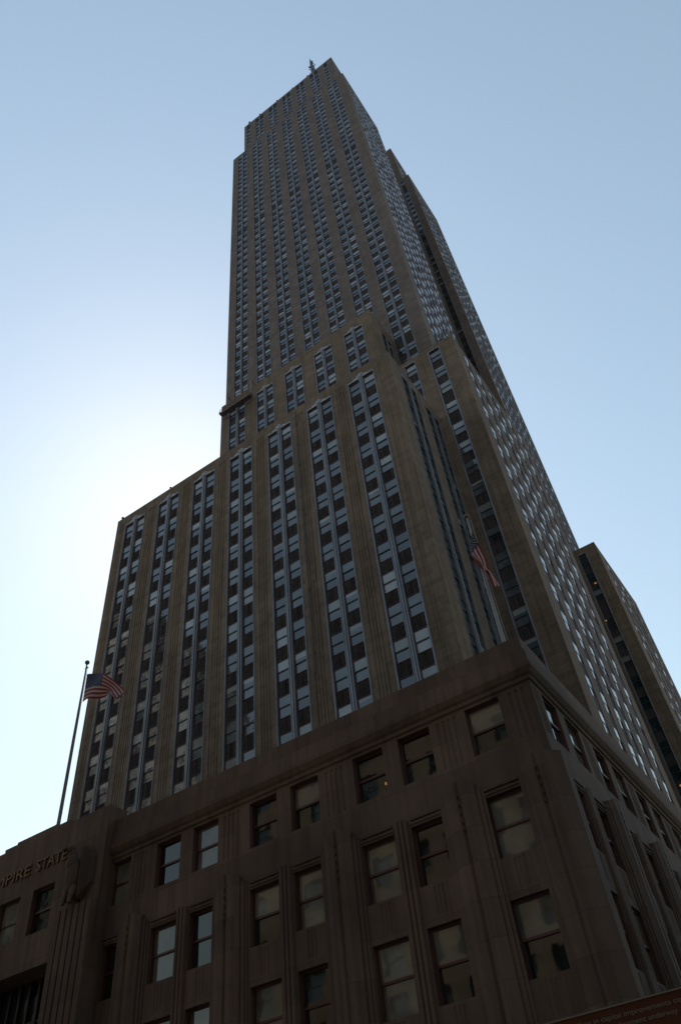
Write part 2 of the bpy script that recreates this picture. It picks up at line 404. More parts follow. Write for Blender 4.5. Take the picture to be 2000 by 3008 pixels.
# ------------------------------------------------------------------ block behind it, five bays (plane y = 12.6)
mb = MB(); F = east(12.6); X0, X1, ZT = -32.3, -2.13, 112.3
rows2 = [109.0 - 3.6 * r for r in range(10)]; holes = []
for k in range(5):
    uc = -17.2 + (k - 2) * 5.82
    holes.append(bay(F, uc, DBL, rows2, 2.16, 77.9, 109.6, rnd, top_crest=True, style='shaft'))
wall(mb, F, X0, X1, 77.75, ZT, holes, 'limestone_shaft')
Fn = north(X1)
hn = [bay(Fn, 17.0, [(-1.45, -.2), (.2, 1.45)], rows2, 2.16, 92.7, 109.6, rnd, style='court')]
wall(mb, Fn, 12.6, 19.5, 92.6, ZT, hn, 'limestone_shaft')
shell(mb, X0, X1, 12.6, 21.0, 77.75, ZT, 'limestone_shaft', 'S')
mb.build('middle_block', BLD)
# ------------------------------------------------------------------ north-east wing (plane y = 12.1)
mb = MB(); F = east(12.1); X0, X1, ZT = -2.13, 8.75, 92.6
rowsB = [91.3, 87.65, 84.1, 79.8] + [75.5 - 3.6 * r for r in range(15)]
holes = [bay(F, 2.0, [(-.74, .74)], rowsB, 2.1, 22.6, 91.75, rnd, style='shaft', dg=-.24), bay(F, 5.77, [(-.75, .75)], rowsB, 2.1, 22.6, 91.75, rnd, style='shaft', dg=-.24)]
wall(mb, F, X0, X1, 22.0, ZT, holes, 'limestone_shaft')
Fn = north(X1); hn = []
for c in (15.85, 19.35, 22.85, 25.45, 28.9, 32.45):
    hn.append(bay(Fn, c, [(-.78, .78)], rowsB, 2.1, 22.6, 91.7, rnd, dg=-.09, edge=-.03, trim=.11, style='street'))
wall(mb, Fn, 12.1, 35.4, 22.0, ZT, hn, 'limestone_shaft')
shell(mb, X0, X1, 12.1, 35.4, 22.0, ZT, 'limestone_shaft', '')
mb.build('corner_wing', BLD)
# ------------------------------------------------------------------ tower (plane y = 19.5)
mb = MB(); F = east(19.5); X0, X1, ZT = -37.6, 3.9, 256.6
rowsC = [255.26 - 3.305 * i for i in range(17)] + [197.32 - 3.475 * i for i in range(25)] + [108.8 - 3.5 * i for i in range(9)]
holes = []; PC = 5.61; x7 = -.2
for k in range(7):
    holes.append(bay(F, x7 + (k - 6) * PC, [(-1.62, -.25), (.25, 1.62)], rowsC, 2.0, 77.9, 255.8, rnd, trim=.12))
wall(mb, F, X0, X1, 77.75, ZT, holes, 'limestone_tower')
Fn = north(X1); hn = []
for grp in ((22.2, 24.3), (27.0, 29.1, 31.2), (34.2, 36.3)):
    c0 = sum(grp) / len(grp)
    hn.append(bay(Fn, c0, [(g - c0, g - c0 + 1.45) for g in grp], rowsC, 2.0, 77.9, 252.5, rnd, dg=-.09, edge=-.03, trim=.11, style='street'))
wall(mb, Fn, 19.5, 38.3, 77.75, ZT, hn, 'limestone_tower')
shell(mb, X0, X1, 19.5, 38.3, 77.75, ZT, 'limestone_tower')
mb.build('tower_shaft', BLD)
# upper storeys, set back a little
mb = MB(); F = east(21.3); X0, X1, ZT = -34.7, 1.43, 287.3
rowsU = [281.9, 278.3, 274.9, 271.6, 268.4]; holes = []
for k in range(7):
    uc = x7 + (k - 6) * PC
    cols = [(-1.62, -.25), (.25, 1.62)]
    if k == 0: cols = [(.3, 1.62)]
    if k == 6: cols = [(-1.62, -.3)]
    holes.append(bay(F, uc, cols, rowsU, 2.0, 265.4, 286.0, rnd))
wall(mb, F, X0, X1, 256.6, ZT, holes, 'limestone_tower')
Fn = north(X1); hn = [bay(Fn, 26.5, [(-1.6, -.3), (.3, 1.6)], rowsU, 2.0, 265.4, 285.0, rnd, dg=-.09, edge=-.03, trim=.11, style='street')]
wall(mb, Fn, 21.3, 36.0, 256.6, ZT - 6, hn, 'limestone_tower')
mb.quad(Fn, 21.3, 27.5, ZT - 6, ZT, 0, 'limestone_tower')
shell(mb, X0, X1, 21.3, 36.0, 256.6, ZT, 'limestone_tower', 'S', False)
mb.poly([(X0, 21.3, ZT), (X1, 21.3, ZT), (X1, 27.5, ZT), (X0, 27.5, ZT)], 'roofing')
mb.build('tower_top', BLD)
# ------------------------------------------------------------------ far half of the tower beyond the recess on the north side
mb = MB(); F = east(58.8)
h = [bay(F, 1.13, [(-.68, .68)], [260.6] + rowsC[1:], 2.0, 78, 261.5, rnd, style='court', dg=-.2, trim=.15)]
wall(mb, F, -6.0, 3.9, 22.0, 263.5, h, 'limestone_tower')
Fn = north(3.9); hn = []
for grp in ((60.6, 62.7), (65.3, 67.4, 69.5), (72.7, 74.8)):
    c0 = sum(grp) / len(grp)
    hn.append(bay(Fn, c0, [(g - c0, g - c0 + 1.45) for g in grp], rowsC, 2.0, 77.9, 252.0, rnd, dg=-.09, edge=-.03, trim=.11, style='street'))
wall(mb, Fn, 58.8, 78.0, 22.0, 263.5, hn, 'limestone_tower')
shell(mb, -37.6, 3.9, 58.8, 78.0, 22.0, 263.5, 'limestone_tower', 'WS')
mb.build('tower_shaft', BLD)
mb = MB(); F = east(58.8)
wall(mb, F, -6.0, 1.56, 263.5, 292.8, [], 'limestone_tower')
Fn = north(1.56)
wall(mb, Fn, 58.8, 69.5, 263.5, 292.8, [bay(Fn, 64.0, [(-1.6, -.3), (.3, 1.6)], rowsU, 2.0, 267.0, 288.0, rnd, dg=-.09, edge=-.03, trim=.11, style='street')], 'limestone_tower')
shell(mb, -6.0, 1.56, 58.8, 69.5, 263.5, 292.8, 'limestone_tower', 'W')
mb.build('tower_top', BLD)
# far wing, the twin of the corner wing (plane y = 62)
mb = MB(); F = east(61.0)
h = [bay(F, 6.15, [(-.68, .68)], [88.6, 85.0, 81.4] + rowsB[4:], 2.1, 22.6, 89.4, rnd, style='court', dg=-.2, trim=.17)]
wall(mb, F, 3.9, 8.85, 22.0, 90.6, h, 'limestone_shaft')
Fn = north(8.85); hn = [bay(Fn, c, [(-.78, .78)], [88.6, 85.0, 81.4] + rowsB[4:], 2.1, 22.6, 89.2, rnd, dg=-.09, edge=-.03, trim=.11, style='street') for c in (65.7, 69.2, 72.7, 75.3, 78.8)]
wall(mb, Fn, 61.0, 82.0, 22.0, 90.6, hn, 'limestone_shaft')
shell(mb, -2.0, 8.85, 61.0, 82.0, 22.0, 90.6, 'limestone_shaft', 'WS')
mb.build('far_wing', BLD)
mb = MB(); shell(mb, -37.6, -4.0, 38.3, 58.8, 22.0, 256.0, 'limestone_tower', 'SN'); mb.build('tower_core', BLD)

# ------------------------------------------------------------------ five-storey base
YB, XN, ZC = -17.0, 12.9, 20.1
mb = MB(); Fe, Fn = east(YB), north(XN)
tiers = [(17.75, 19.98), (13.45, 15.88), (9.33, 11.93), (5.2, 7.8)]
pairs_e = [5.79, -.33, -6.45]
PIL_E = [8.72, 2.63, -3.56, -9.68]
wx = []
for c in pairs_e: wx += [c - 1.27, c + 1.22]
wx += [10.5, -11.05]
MIRROR = -35.2
def wcols(z): return wx
holes = []; HW = .83
for ti, (za, zb) in enumerate(tiers):
    for u in wx:
        hw = HW if u > -11 else .68
        holes.append((u - hw, u + hw, za, zb, 'open', .42))
        window(Fe, u - hw, u + hw, za, zb, -.34, rnd, 'base')
        if ti in (1, 2): holes.append((u - .28, u + .28, tiers[ti + 1][1] + .35, za - .12, 'flute', 3, .03))
for c in (8.72, 2.63, -3.56, -9.68): holes.append((c - .55, c + .55, 17.75, 19.9, 'flute', 4, .05))
holes.append((11.75, 12.6, 17.75, 19.9, 'flute', 3, .05))
for c in PIL_E[:-1]: holes.append((c - 5.3, c - .85, .7, 4.4, 'open', .42))
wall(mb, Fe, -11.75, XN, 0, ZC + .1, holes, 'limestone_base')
for c in PIL_E[:-1]: mb.quad(Fe, c - 5.3, c - .85, .7, 4.4, -.4, 'glass_dark')
# mirrored half beyond the entrance
hm = [(MIRROR - b, MIRROR - a, *r) for a, b, *r in holes]
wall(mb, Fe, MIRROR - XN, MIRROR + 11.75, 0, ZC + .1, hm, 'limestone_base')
for ti, (za, zb) in enumerate(tiers):
    for u in wx: window(Fe, MIRROR - u - .83, MIRROR - u + .83, za, zb, -.34, rnd, 'base')
for c in PIL_E[:-1]: mb.quad(Fe, MIRROR - c + .85, MIRROR - c + 5.3, .7, 4.4, -.4, 'glass_dark')
# north face
pairs_n = [-13.85 + 5.95 * i for i in range(21)]; hn = []
for ti, (za, zb) in enumerate(tiers):
    for c in pairs_n:
        for s in (-1.25, 1.25):
            hn.append((c + s - .8, c + s + .8, za, zb, 'open', .3)); window(Fn, c + s - .8, c + s + .8, za, zb, -.19, rnd, 'base')
            if ti in (1, 2): hn.append((c + s - .28, c + s + .28, tiers[ti + 1][1] + .35, za - .12, 'flute', 3, .03))
for c in pairs_n:
    hn.append((c + 2.5, c + 3.45, 17.75, 19.9, 'flute', 4, .05)); hn.append((c - 2.3, c + 2.3, .7, 4.4, 'open', .42))
hn.append((-16.85, -16.15, 17.75, 19.9, 'flute', 3, .05))
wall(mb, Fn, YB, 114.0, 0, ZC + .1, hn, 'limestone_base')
for c in pairs_n: mb.quad(Fn, c - 2.3, c + 2.3, .7, 4.4, -.4, 'glass_dark')
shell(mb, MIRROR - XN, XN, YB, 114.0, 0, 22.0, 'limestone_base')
mb.build('base_wall', BLD)
# cornice and parapet
PROF = [(0, ZC), (.10, ZC + .06), (.10, ZC + .22), (.20, ZC + .30), (.34, ZC + .52), (.36, ZC + .70), (.27, ZC + .76), (.27, ZC + 1.38), (.15, ZC + 1.46), (.15, ZC + 2.2), (-.5, ZC + 2.2), (-.5, ZC + 1.8)]
mb = MB(); sweep(mb, [(-11.75, YB), (XN, YB), (XN, 114.0)], PROF, 'limestone_base'); mb.build('cornice', BLD)
mb = MB(); sweep(mb, [(MIRROR - XN, YB), (MIRROR + 11.75, YB)], PROF, 'limestone_base'); mb.build('cornice', BLD)

def pilaster(F, c, h=.70, dep=.40, zt=16.62):
    mb = MB(); pr = [(-h, 0), (-h, dep * .55), (-.55 * h, dep), (-.10, dep), (0, dep - .10), (.10, dep), (.55 * h, dep), (h, dep * .55), (h, 0)]
    zz = [zt - .02, zt - .06, zt + .08, zt + .2, zt + .22, zt + .2, zt + .08, zt - .06, zt - .02]
    pts = [F.p(c + u, d, 0)[:2] for u, d in pr]; mb.prism(pts, 0.0, zt, 'limestone_base', zz)
    for i in range(5):
        z = zt - .5 - i * .34; w = .10 - i * .012
        mb.slab(F, [(c - w, z), (c, z + .22), (c + w, z), (c + w * .75, z - .04), (c, z + .13), (c - w * .75, z - .04)], dep - .08, dep + .02, 'limestone_base')
    for s in (-1, 1):
        mb.box(F, c + s * (h + .10) - .09, c + s * (h + .10) + .09, 0, .14, 4.6, zt - .25, 'limestone_base')
        mb.box(F, c + s * (h + .26) - .06, c + s * (h + .26) + .06, 0, .07, 4.6, zt - .35, 'limestone_base')
    mb.build('pilaster', BLD)
def colonnette(F, c, zt=16.3):
    mb = MB(); pr = []
    for i in range(3):
        g = c - .33 + i * .22
        pr += [(g, .06), (g + .05, .15), (g + .17, .15), (g + .22, .06)]
    pr = [(c - .33, 0)] + pr + [(c + .33, 0)]
    mb.prism([F.p(u, d, 0)[:2] for u, d in pr], 4.6, zt, 'limestone_base', [zt - .12 if abs(u - c) > .2 else zt for u, d in pr])
    mb.build('colonnette', BLD)
def hood(F, a, b, z):
    mb = MB(); mb.box(F, a, b, 0, .05, z + .08, z + .16, 'limestone_base'); mb.box(F, a + .08, b - .08, 0, .09, z + .24, z + .34, 'limestone_base'); mb.build('window_hood', BLD)
for c in PIL_E:
    pilaster(Fe, c)
    if c > -9: pilaster(Fe, MIRROR - c)
for c in pairs_e: colonnette(Fe, c - .02); colonnette(Fe, MIRROR - c)
for u in wx: hood(Fe, u - .86, u + .86, 15.9)
for i, c in enumerate(pairs_n):
    colonnette(Fn, c); pilaster(Fn, c + 2.975)
    for s in (-1.25, 1.25):
        if i < 6: hood(Fn, c + s - .85, c + s + .85, 15.9)
# corner pilaster, wrapping both faces
mb = MB(); zc = 16.62
cp = [(11.50, YB), (11.55, YB - .2), (11.85, YB - .3), (12.10, YB - .3), (12.2, YB - .22), (12.3, YB - .3), (12.75, YB - .3), (13.2, YB + .15), (13.2, YB + .75), (13.08, YB + .85), (13.0, YB + 1.0), (XN, YB + 1.05), (XN, YB)]
mb.prism(cp, 0, zc, 'limestone_base', [zc - .1, zc - .1, zc + .05, zc + .2, zc + .22, zc + .2, zc + .1, zc + .1, zc + .1, zc - .05, zc - .1, zc - .15, zc - .1])
for i in range(5):
    z = zc - .5 - i * .34; w = .10 - i * .012
    mb.slab(Fe, [(12.2 - w, z), (12.2, z + .22), (12.2 + w, z), (12.2 + w * .75, z - .04), (12.2, z + .13), (12.2 - w * .75, z - .04)], .22, .32, 'limestone_base')
mb.box(Fe, 11.32, 11.52, 0, .12, 4.6, zc - .3, 'limestone_base')
mb.build('corner_pilaster', BLD)

# ------------------------------------------------------------------ entrance bay with the gilt name and the eagles (plane y = -17.7)
YE = -17.7; FE = east(YE); mb = MB(); EC = MIRROR / 2
EX0, EX1 = MIRROR + 11.75, -11.75
holes = [(-20.6, -14.62, 0.2, 15.85, 'open', 1.6)]
for u in (-16.2, -18.95):
    holes.append((u - .85, u + .85, 17.6, 19.95, 'open', .42)); window(FE, u - .85, u + .85, 17.6, 19.95, -.34, rnd, 'base')
wall(mb, FE, EX0, EX1, 0, 23.08, holes, 'limestone_base')
mb.quad(north(EX1), YE, YB + .6, 0, 23.08, 0, 'limestone_base'); mb.quad(south(EX0), YE, YB + .6, 0, 23.08, 0, 'limestone_base')
mb.quad(west(YB + .6), EX0, EX1, 20, 23.08, 0, 'limestone_base')
mb.poly([(EX0, YE, 23.08), (EX1, YE, 23.08), (EX1, YB + .6, 23.08), (EX0, YB + .6, 23.08)], 'limestone_base')
mb.box(FE, -20.45, -14.95, -1.1, 0.0, 23.08, 23.27, 'limestone_base', True); mb.box(FE, -19.4, -16.1, -1.1, 0.002, 23.27, 23.38, 'limestone_base', True)
mb.build('entrance_wall', BLD)
mb = MB()                                              # tall dark entrance window
mb.quad(FE, -20.6, -14.62, .2, 15.85, -1.5, 'glass_dark')
for i in range(9): u = -20.6 + i * 5.98 / 8; mb.box(FE, u - .07, u + .07, -1.5, -1.3, .2, 15.85, 'bronze_dark')
for i in range(9): z = .2 + i * 15.65 / 8; mb.box(FE, -20.6, -14.62, -1.5, -1.36, z - .05, z + .05, 'bronze_dark')
mb.build('entrance_glazing', BLD)
def eagle_pier(c, s):
    mb = MB(); pr = [(-1.45, 0), (-1.45, .12)]
    for i in range(6): g = -1.35 + i * .45; pr += [(g, .12), (g + .06, .34), (g + .39, .34), (g + .45, .12)]
    pr += [(1.45, .12), (1.45, 0)]
    mb.prism([FE.p(c + u, d, 0)[:2] for u, d in pr], 0, 18.0, 'limestone_base'); mb.build('entrance_pier', BLD)
    e = MB(); st = 'limestone_base'; y0 = YE - .42
    def el(u, dd, z, r): e.ball((c + s * u, y0 - dd, z), r, st, 9, 14)
    el(-.22, .10, 19.55, (.36, .34, .95)); el(-.26, .18, 20.15, (.31, .32, .5)); el(-.36, .30, 20.86, (.19, .27, .23)); el(-.31, .2, 20.55, (.21, .25, .34))
    hb = [(c + s * -.42, y0 - .48, 20.88), (c + s * -.52, y0 - .68, 20.82), (c + s * -.56, y0 - .72, 20.62)]
    e.tube(hb, [.11, .08, .015], st, 8)
    for sg in (-.42, .02): e.tube([(c + s * sg, y0 - .08, 18.9), (c + s * sg, y0 - .22, 18.4), (c + s * sg, y0 - .28, 18.02)], [.19, .13, .10], st, 8)
    for sg, base, top in ((1, .22, 20.95), (-1, -.62, 20.55)):
        for i in range(6):                              # long overlapping flight feathers, rounded at the shoulder
            u = c + s * (base + sg * .115 * i); w = .075; zt = top - .018 * i * i - .02 * i; zb = 18.35 + .13 * i; d1 = .44 - .055 * i
            o = [(u - w, zb + .06), (u, zb - .06), (u + w, zb + .06)] + [(u + w * math.cos(a), zt - .1 + .16 * math.sin(a)) for a in (0, .6, 1.2, 1.94, 2.54, 3.14)]
            e.slab(FE, o, 0, d1, st); e.slab(FE, [(u - .012, zb), (u + .012, zb), (u + .012, zt - .1), (u - .012, zt - .1)], d1, d1 + .03, st)
    for i in range(5): e.slab(FE, [(c + s * -.42 + .11 * i - .05, 18.0), (c + s * -.42 + .11 * i + .05, 18.0), (c - s * .15 + .03, 19.1), (c - s * .15 - .03, 19.1)], .0, .22 - .02 * abs(i - 2), st)
    e.build('eagle_statue', BLD)
eagle_pier(-13.15, 1); eagle_pier(MIRROR + 13.25, -1)

def text_mesh(body, name, parent, size, x, y, z, mat, extrude, width=None):
    cu = bpy.data.curves.new(name, 'FONT'); cu.body = body; cu.size = size; cu.extrude = extrude
    o = bpy.data.objects.new(name, cu); C.objects.link(o)
    dg = bpy.context.evaluated_depsgraph_get(); me = bpy.data.meshes.new_from_object(o.evaluated_get(dg))
    C.objects.unlink(o); bpy.data.objects.remove(o)
    xs = [v.co.x for v in me.vertices]; sx = width / (max(xs) - min(xs)) if width else 1.0; x0 = min(xs)
    for v in me.vertices: v.co = Vector((x + (v.co.x - x0) * sx, y - v.co.z, z + v.co.y))
    me.materials.clear(); me.materials.append(M[mat])
    t = bpy.data.objects.new(name, me); C.objects.link(t)
    if parent: t.parent = parent
    return t
text_mesh('EMPIRE', 'name_lettering', BLD, .88, -21.1, YE - .05, 20.95, 'gilt_letters', .05, 3.5)
text_mesh('STATE', 'name_lettering', BLD, .88, -17.08, YE - .05, 20.95, 'gilt_letters', .05, 2.40)

mb = MB(); mb.tube([(-9.1, -.07, 40), (-9.1, -.07, 77.0)], .05, 'dark_rail', 6)
for i in range(10): mb.box(east(0.0), -9.19, -9.01, 0, .13, 42 + i * 3.6, 42.1 + i * 3.6, 'dark_rail')
mb.build('drain_pipe', BLD)

# ------------------------------------------------------------------ mooring mast, antenna and rooftop pieces
mb = MB()
mb.tube([(-17, 44, 287), (-17, 44, 330), (-17, 44, 348)], [7, 5.5, 3.5], 'antenna_metal', 12)
mb.build('mooring_mast', BLD)
mb = MB(); ax, ay = -13.3, 40.0
mb.tube([(ax + .6, ay, 345), (ax + .3, ay, 366), (ax, ay, 380), (ax - .1, ay, 388)], [1.45, 1.15, .6, .1], 'antenna_metal', 8)
r2 = random.Random(3)
for i in range(30):
    z = 354 + i * 1.0; a = r2.uniform(0, 6.28); l = r2.uniform(1.0, 1.8) * (1 if z < 374 else max(.25, (388 - z) / 16))
    mb.tube([(ax + .3, ay, z), (ax + .3 + math.cos(a) * l, ay + math.sin(a) * l, z + r2.uniform(-.3, .6))], .16, 'antenna_metal', 5)
    if i % 3 == 0: mb.box(east(ay + math.sin(a) * l), ax + math.cos(a) * l - .4, ax + math.cos(a) * l + .4, -.2, .2, z - .5, z + .5, 'antenna_metal', True)
mb.tube([(ax - 1.6, ay - .4, 356), (ax - 2.0, ay - .4, 362), (ax - 1.0, ay - .4, 367)], .1, 'antenna_metal', 5)
mb.build('antenna', BLD)
for x, y, z, s in ((-32.7, 21.6, 287.3, 1.4), (-28.2, 21.6, 287.3, 1.1), (-20.9, 21.6, 287.3, 1.0), (-14.4, 21.6, 287.3, .9), (-8.2, 21.6, 287.3, 1.0), (-29.4, .4, 77.75, .55), (-38.0, .5, 77.75, .7)):
    mb = MB(); mb.tube([(x, y, z), (x, y, z + 1.2 * s)], .09 * s, 'antenna_metal', 6); mb.ball((x, y, z + 1.35 * s), .28 * s, 'antenna_metal', 6, 8); mb.box(east(y), x - .35 * s, x + .35 * s, -.2 * s, .2 * s, z, z + .35 * s, 'antenna_metal', True)
    mb.build('rooftop_light', BLD)
mb = MB(); mb.box(east(14.2), 6.3, 7.5, -1.2, 0, 92.6, 94.6, 'limestone_shaft', True); mb.tube([(6.6, 14.8, 94.6), (6.6, 14.8, 96.6)], .18, 'antenna_metal', 6); mb.ball((6.6, 14.8, 96.8), .4, 'antenna_metal', 6, 8)
mb.build('roof_vent', BLD)
for x, y, z, w in ((6.4, 60.8, 82.6, .34), (5.62, 60.8, 75.2, .2), (6.1, 60.8, 47.4, .28)):
    mb = MB(); mb.box(east(y + .35), x - w / 2, x + w / 2, 0.14, .2, z - .12, z + .12, 'lamp_glow', True); mb.build('ceiling_lamp', BLD, label='small warm lamp lit behind a wing window')
mb = MB(); mb.box(Fe, 5.1, 5.17, -.33, -.29, 18.3, 18.42, 'lamp_glow', True); mb.build('ceiling_lamp', BLD, label='amber lamp glowing in a fifth-storey window')

# ------------------------------------------------------------------ windows: the hundred largest in view as parts, the rest as one
Rw = cam.matrix_world.to_3x3().inverted()
def project(p):
    q = Rw @ (Vector(p) - CAM)
    return (1000 + F_PX * q.x / -q.z, 1504 - F_PX * q.y / -q.z) if q.z < -.1 else None
for w in WINS:
    Fr = w['F']; um, zm = (w['u0'] + w['u1']) / 2, (w['z0'] + w['z1']) / 2
    c = Vector(Fr.p(um, 0, zm)); q = project(c); w['s'] = 0
    if q is None or not (-20 < q[0] < 2020 and -20 < q[1] < 3028): continue
    if (CAM - c).dot(Fr.N) <= 0: continue
    if c.y > -16.5 and Fr.N.y < -.5:                    # behind the base parapet?
        t = (-17.0 - CAM.y) / (c.y - CAM.y)
        if CAM.z + t * (c.z - CAM.z) < 22.4: continue
    if w['style'] == 'court': continue
    a, b, d_ = project(Fr.p(w['u0'], 0, w['z0'])), project(Fr.p(w['u1'], 0, w['z0'])), project(Fr.p(w['u0'], 0, w['z1']))
    w['s'] = abs((b[0] - a[0]) * (d_[1] - a[1]) - (b[1] - a[1]) * (d_[0] - a[0]))
WINS.sort(key=lambda w: -w['s'])
for w in WINS[:100]:
    fr, pn = MB(), MB(); draw_window(w, fr, pn)
    o = fr.build('window', BLD); pn.build('pane', o)
fr, pn = MB(), MB()
for w in WINS[100:]: draw_window(w, fr, fr)
fr.build('window_field', BLD, kind='stuff')

# ------------------------------------------------------------------ flagpoles and flags
def flagpole(x, y, z0, z1, mat, label, ballm):
    t = thing('flagpole', label, 'flagpole', (x, y, z0), 'flagpoles on the base roof')
    mb = MB(); mb.tube([(0, 0, 0), (0, 0, (z1 - z0) * .5), (0, 0, z1 - z0 - .45)], [.115, .095, .055], mat, 12); mb.build('pole', t, True)
    mb = MB(); mb.ball((0, 0, z1 - z0), .17, ballm, 10, 14); mb.build('finial_ball', t, True)
    mb = MB(); mb.tube([(0, 0, z1 - z0 - .45), (0, 0, z1 - z0 - .12)], [.06, .05], mat, 8); mb.tube([(-.1, 0, z1 - z0 - .5), (.2, 0, z1 - z0 - .5)], .05, mat, 6); mb.build('truck', t)
    mb = MB(); mb.tube([(.24, -.05, .8), (.21, -.05, z1 - z0 - .5)], .012, 'rope', 5); mb.build('halyard', t)
    mb = MB(); mb.tube([(0, 0, -2.4), (0, 0, .35)], [.22, .16], mat, 12); mb.build('base_collar', t)
flagpole(-17.75, -16.35, 24.0, 36.3, 'pole_dark', 'dark tapering flagpole with ball rising above the gilt-lettered entrance', 'pole_dark')
flagpole(11.1, -13.0, 24.4, 34.75, 'pole_white', 'pale flagpole with gold ball beside the corner of the base roof', 'ball_gold')
def flag(fn, label, ns=52, nt=39):
    mb = MB(); g = [[fn(i / ns, j / nt) for j in range(nt + 1)] for i in range(ns + 1)]
    for i in range(ns):
        for j in range(nt):
            stripe = int(j * 13 / nt)
            mat = 'flag_blue' if (i / ns < .40 and stripe < 7) else ('flag_red' if stripe % 2 == 0 else 'flag_white')
            mb.poly([g[i][j], g[i + 1][j], g[i + 1][j + 1], g[i][j + 1]], mat)
    o = mb.build('flag', None, True); o['label'] = label; o['category'] = 'flag'; o['group'] = 'flags on the base roof'
    st = MB()
    for r in range(9):
        for c in range(6 if r % 2 == 0 else 5):
            s0 = (c + .5 + (0 if r % 2 == 0 else .5)) * .4 / 6; t0 = (r + .5) * 7 / 13 / 9
            p = Vector(fn(s0, t0)); du = (Vector(fn(s0 + .01, t0)) - p).normalized(); dv = (Vector(fn(s0, t0 + .01)) - p).normalized(); nn = du.cross(dv).normalized()
            for side in (-.012, .012):
                pts = []
                for k in range(10):
                    a = math.pi * k / 5; rr = .075 if k % 2 == 0 else .032
                    pts.append(p + nn * side + du * math.sin(a) * rr - dv * math.cos(a) * rr)
                st.poly(pts, 'flag_white')
    st.build('star_field', o)
    return o
def lerp_curve(pts, t):
    t = min(max(t, 0), 1) * (len(pts) - 1); i = min(int(t), len(pts) - 2); f = t - i
    a, b = pts[i], pts[i + 1]; return tuple(a[k] + (b[k] - a[k]) * f for k in range(len(a)))
def smooth_curve(pts, t):
    n = len(pts) - 1; t = min(max(t, 0), 1) * n; i = min(int(t), n - 1); f = t - i
    g = lambda k: Vector(pts[min(max(k, 0), n)])
    p0, p1, p2, p3 = g(i - 1), g(i), g(i + 1), g(i + 2)
    return .5 * ((2 * p1) + (p2 - p0) * f + (2 * p0 - 5 * p1 + 4 * p2 - p3) * f * f + (3 * p1 - p0 - 3 * p2 + p3) * f ** 3)
TOPL = [(-17.35, -16.5, 35.05), (-16.5, -16.45, 34.75), (-15.7, -16.55, 34.35), (-15.0, -16.62, 33.75), (-14.35, -16.5, 33.1), (-13.75, -16.42, 32.35), (-13.25, -16.5, 31.75)]
BOTL = [(-17.3, -16.5, 32.72), (-16.6, -16.6, 32.6), (-15.9, -16.45, 32.4), (-15.25, -16.4, 32.3), (-14.75, -16.55, 32.25), (-14.25, -16.65, 31.85), (-13.85, -16.55, 31.35)]
def flag_wave(s, t):
    a, b = smooth_curve(TOPL, s), smooth_curve(BOTL, s)
    k = min(max((s - .45) / .4, 0), 1); k = k * k * (3 - 2 * k)
    tt = t + k * ((min(1.0, 1.75 * t) - 1.1 * max(0, t - .57)) - t)
    p = a + (b - a) * tt; p.y += .55 * k * max(0, t - .57)
    p.y += .10 * math.sin(9 * s + 3.2 * t) * min(1, s * 4)
    p.z += .05 * math.sin(9 * s + 2 * t) * s
    return tuple(p)
flag(flag_wave, 'stars and stripes flag blowing out from the dark pole over the entrance')
def flag_limp(s, t):
    x = 11.1 + .10 + .38 * s + .16 * math.sin(5.5 * t + 3.4 * s + .6) * (.35 + s) - .42 * math.sin(math.pi * min(1, s * 1.5)) * (.3 + .7 * t)
    y = -13.0 - .22 + .20 * math.sin(9.5 * t + 2 * s) * (.3 + s)
    z = 33.6 - 2.0 * t * (1 - .45 * s) - 3.9 * s + .25 * math.sin(4 * s)
    return (x - .55 * t * (1 - s) * .45, y, z)
flag(flag_limp, 'stars and stripes flag hanging limp along the pale pole at the roof corner')

# ------------------------------------------------------------------ window-washing platform hung at the left end of the middle block
t = thing('work_platform', 'narrow hanging work platform slung under the tower at its left setback', 'platform', (-28.5, 11.7, 108.3))
Fp = Frame((0, 0, 0), (1, 0, 0), (0, -1, 0)); mb = MB()
mb.box(Fp, -3.0, 3.3, -.42, .42, -.10, 0, 'platform_metal', True)
for i in range(13): u = -2.95 + i * .51; mb.box(Fp, u - .03, u + .03, -.40, .40, -.18, -.10, 'platform_metal')
mb.build('deck', t)
mb = MB()
for d in (-.40, .40):
    for z in (.5, .95): mb.tube([(-3.0, -d, z), (3.3, -d, z)], .035, 'platform_metal', 6)
    for i in range(8): u = -3.0 + i * .9; mb.tube([(u, -d, 0), (u, -d, .95)], .03, 'platform_metal', 6)
    mb.box(Fp, -3.0, 3.3, d - .015, d + .015, 0, .22, 'platform_metal', True)
mb.build('railing', t)
for a, b, h in ((3.0, 3.35, .6), (-3.2, -2.95, .45)): mb = MB(); mb.box(Fp, a, b, -.38, .38, 0, h, 'platform_metal', True); mb.tube([((a + b) / 2, 0, h), ((a + b) / 2, 0, h + .25)], .09, 'platform_metal', 8); mb.build('hoist_motor', t)
mb = MB()
for u in (-2.0, 3.2): mb.tube([(u, 0, 1.0), (u, .15, 4.6)], .03, 'rope', 5); mb.tube([(u, .15, 4.6), (u, 1.6, 4.6)], .08, 'platform_metal', 6)
mb.build('suspension_rope', t)

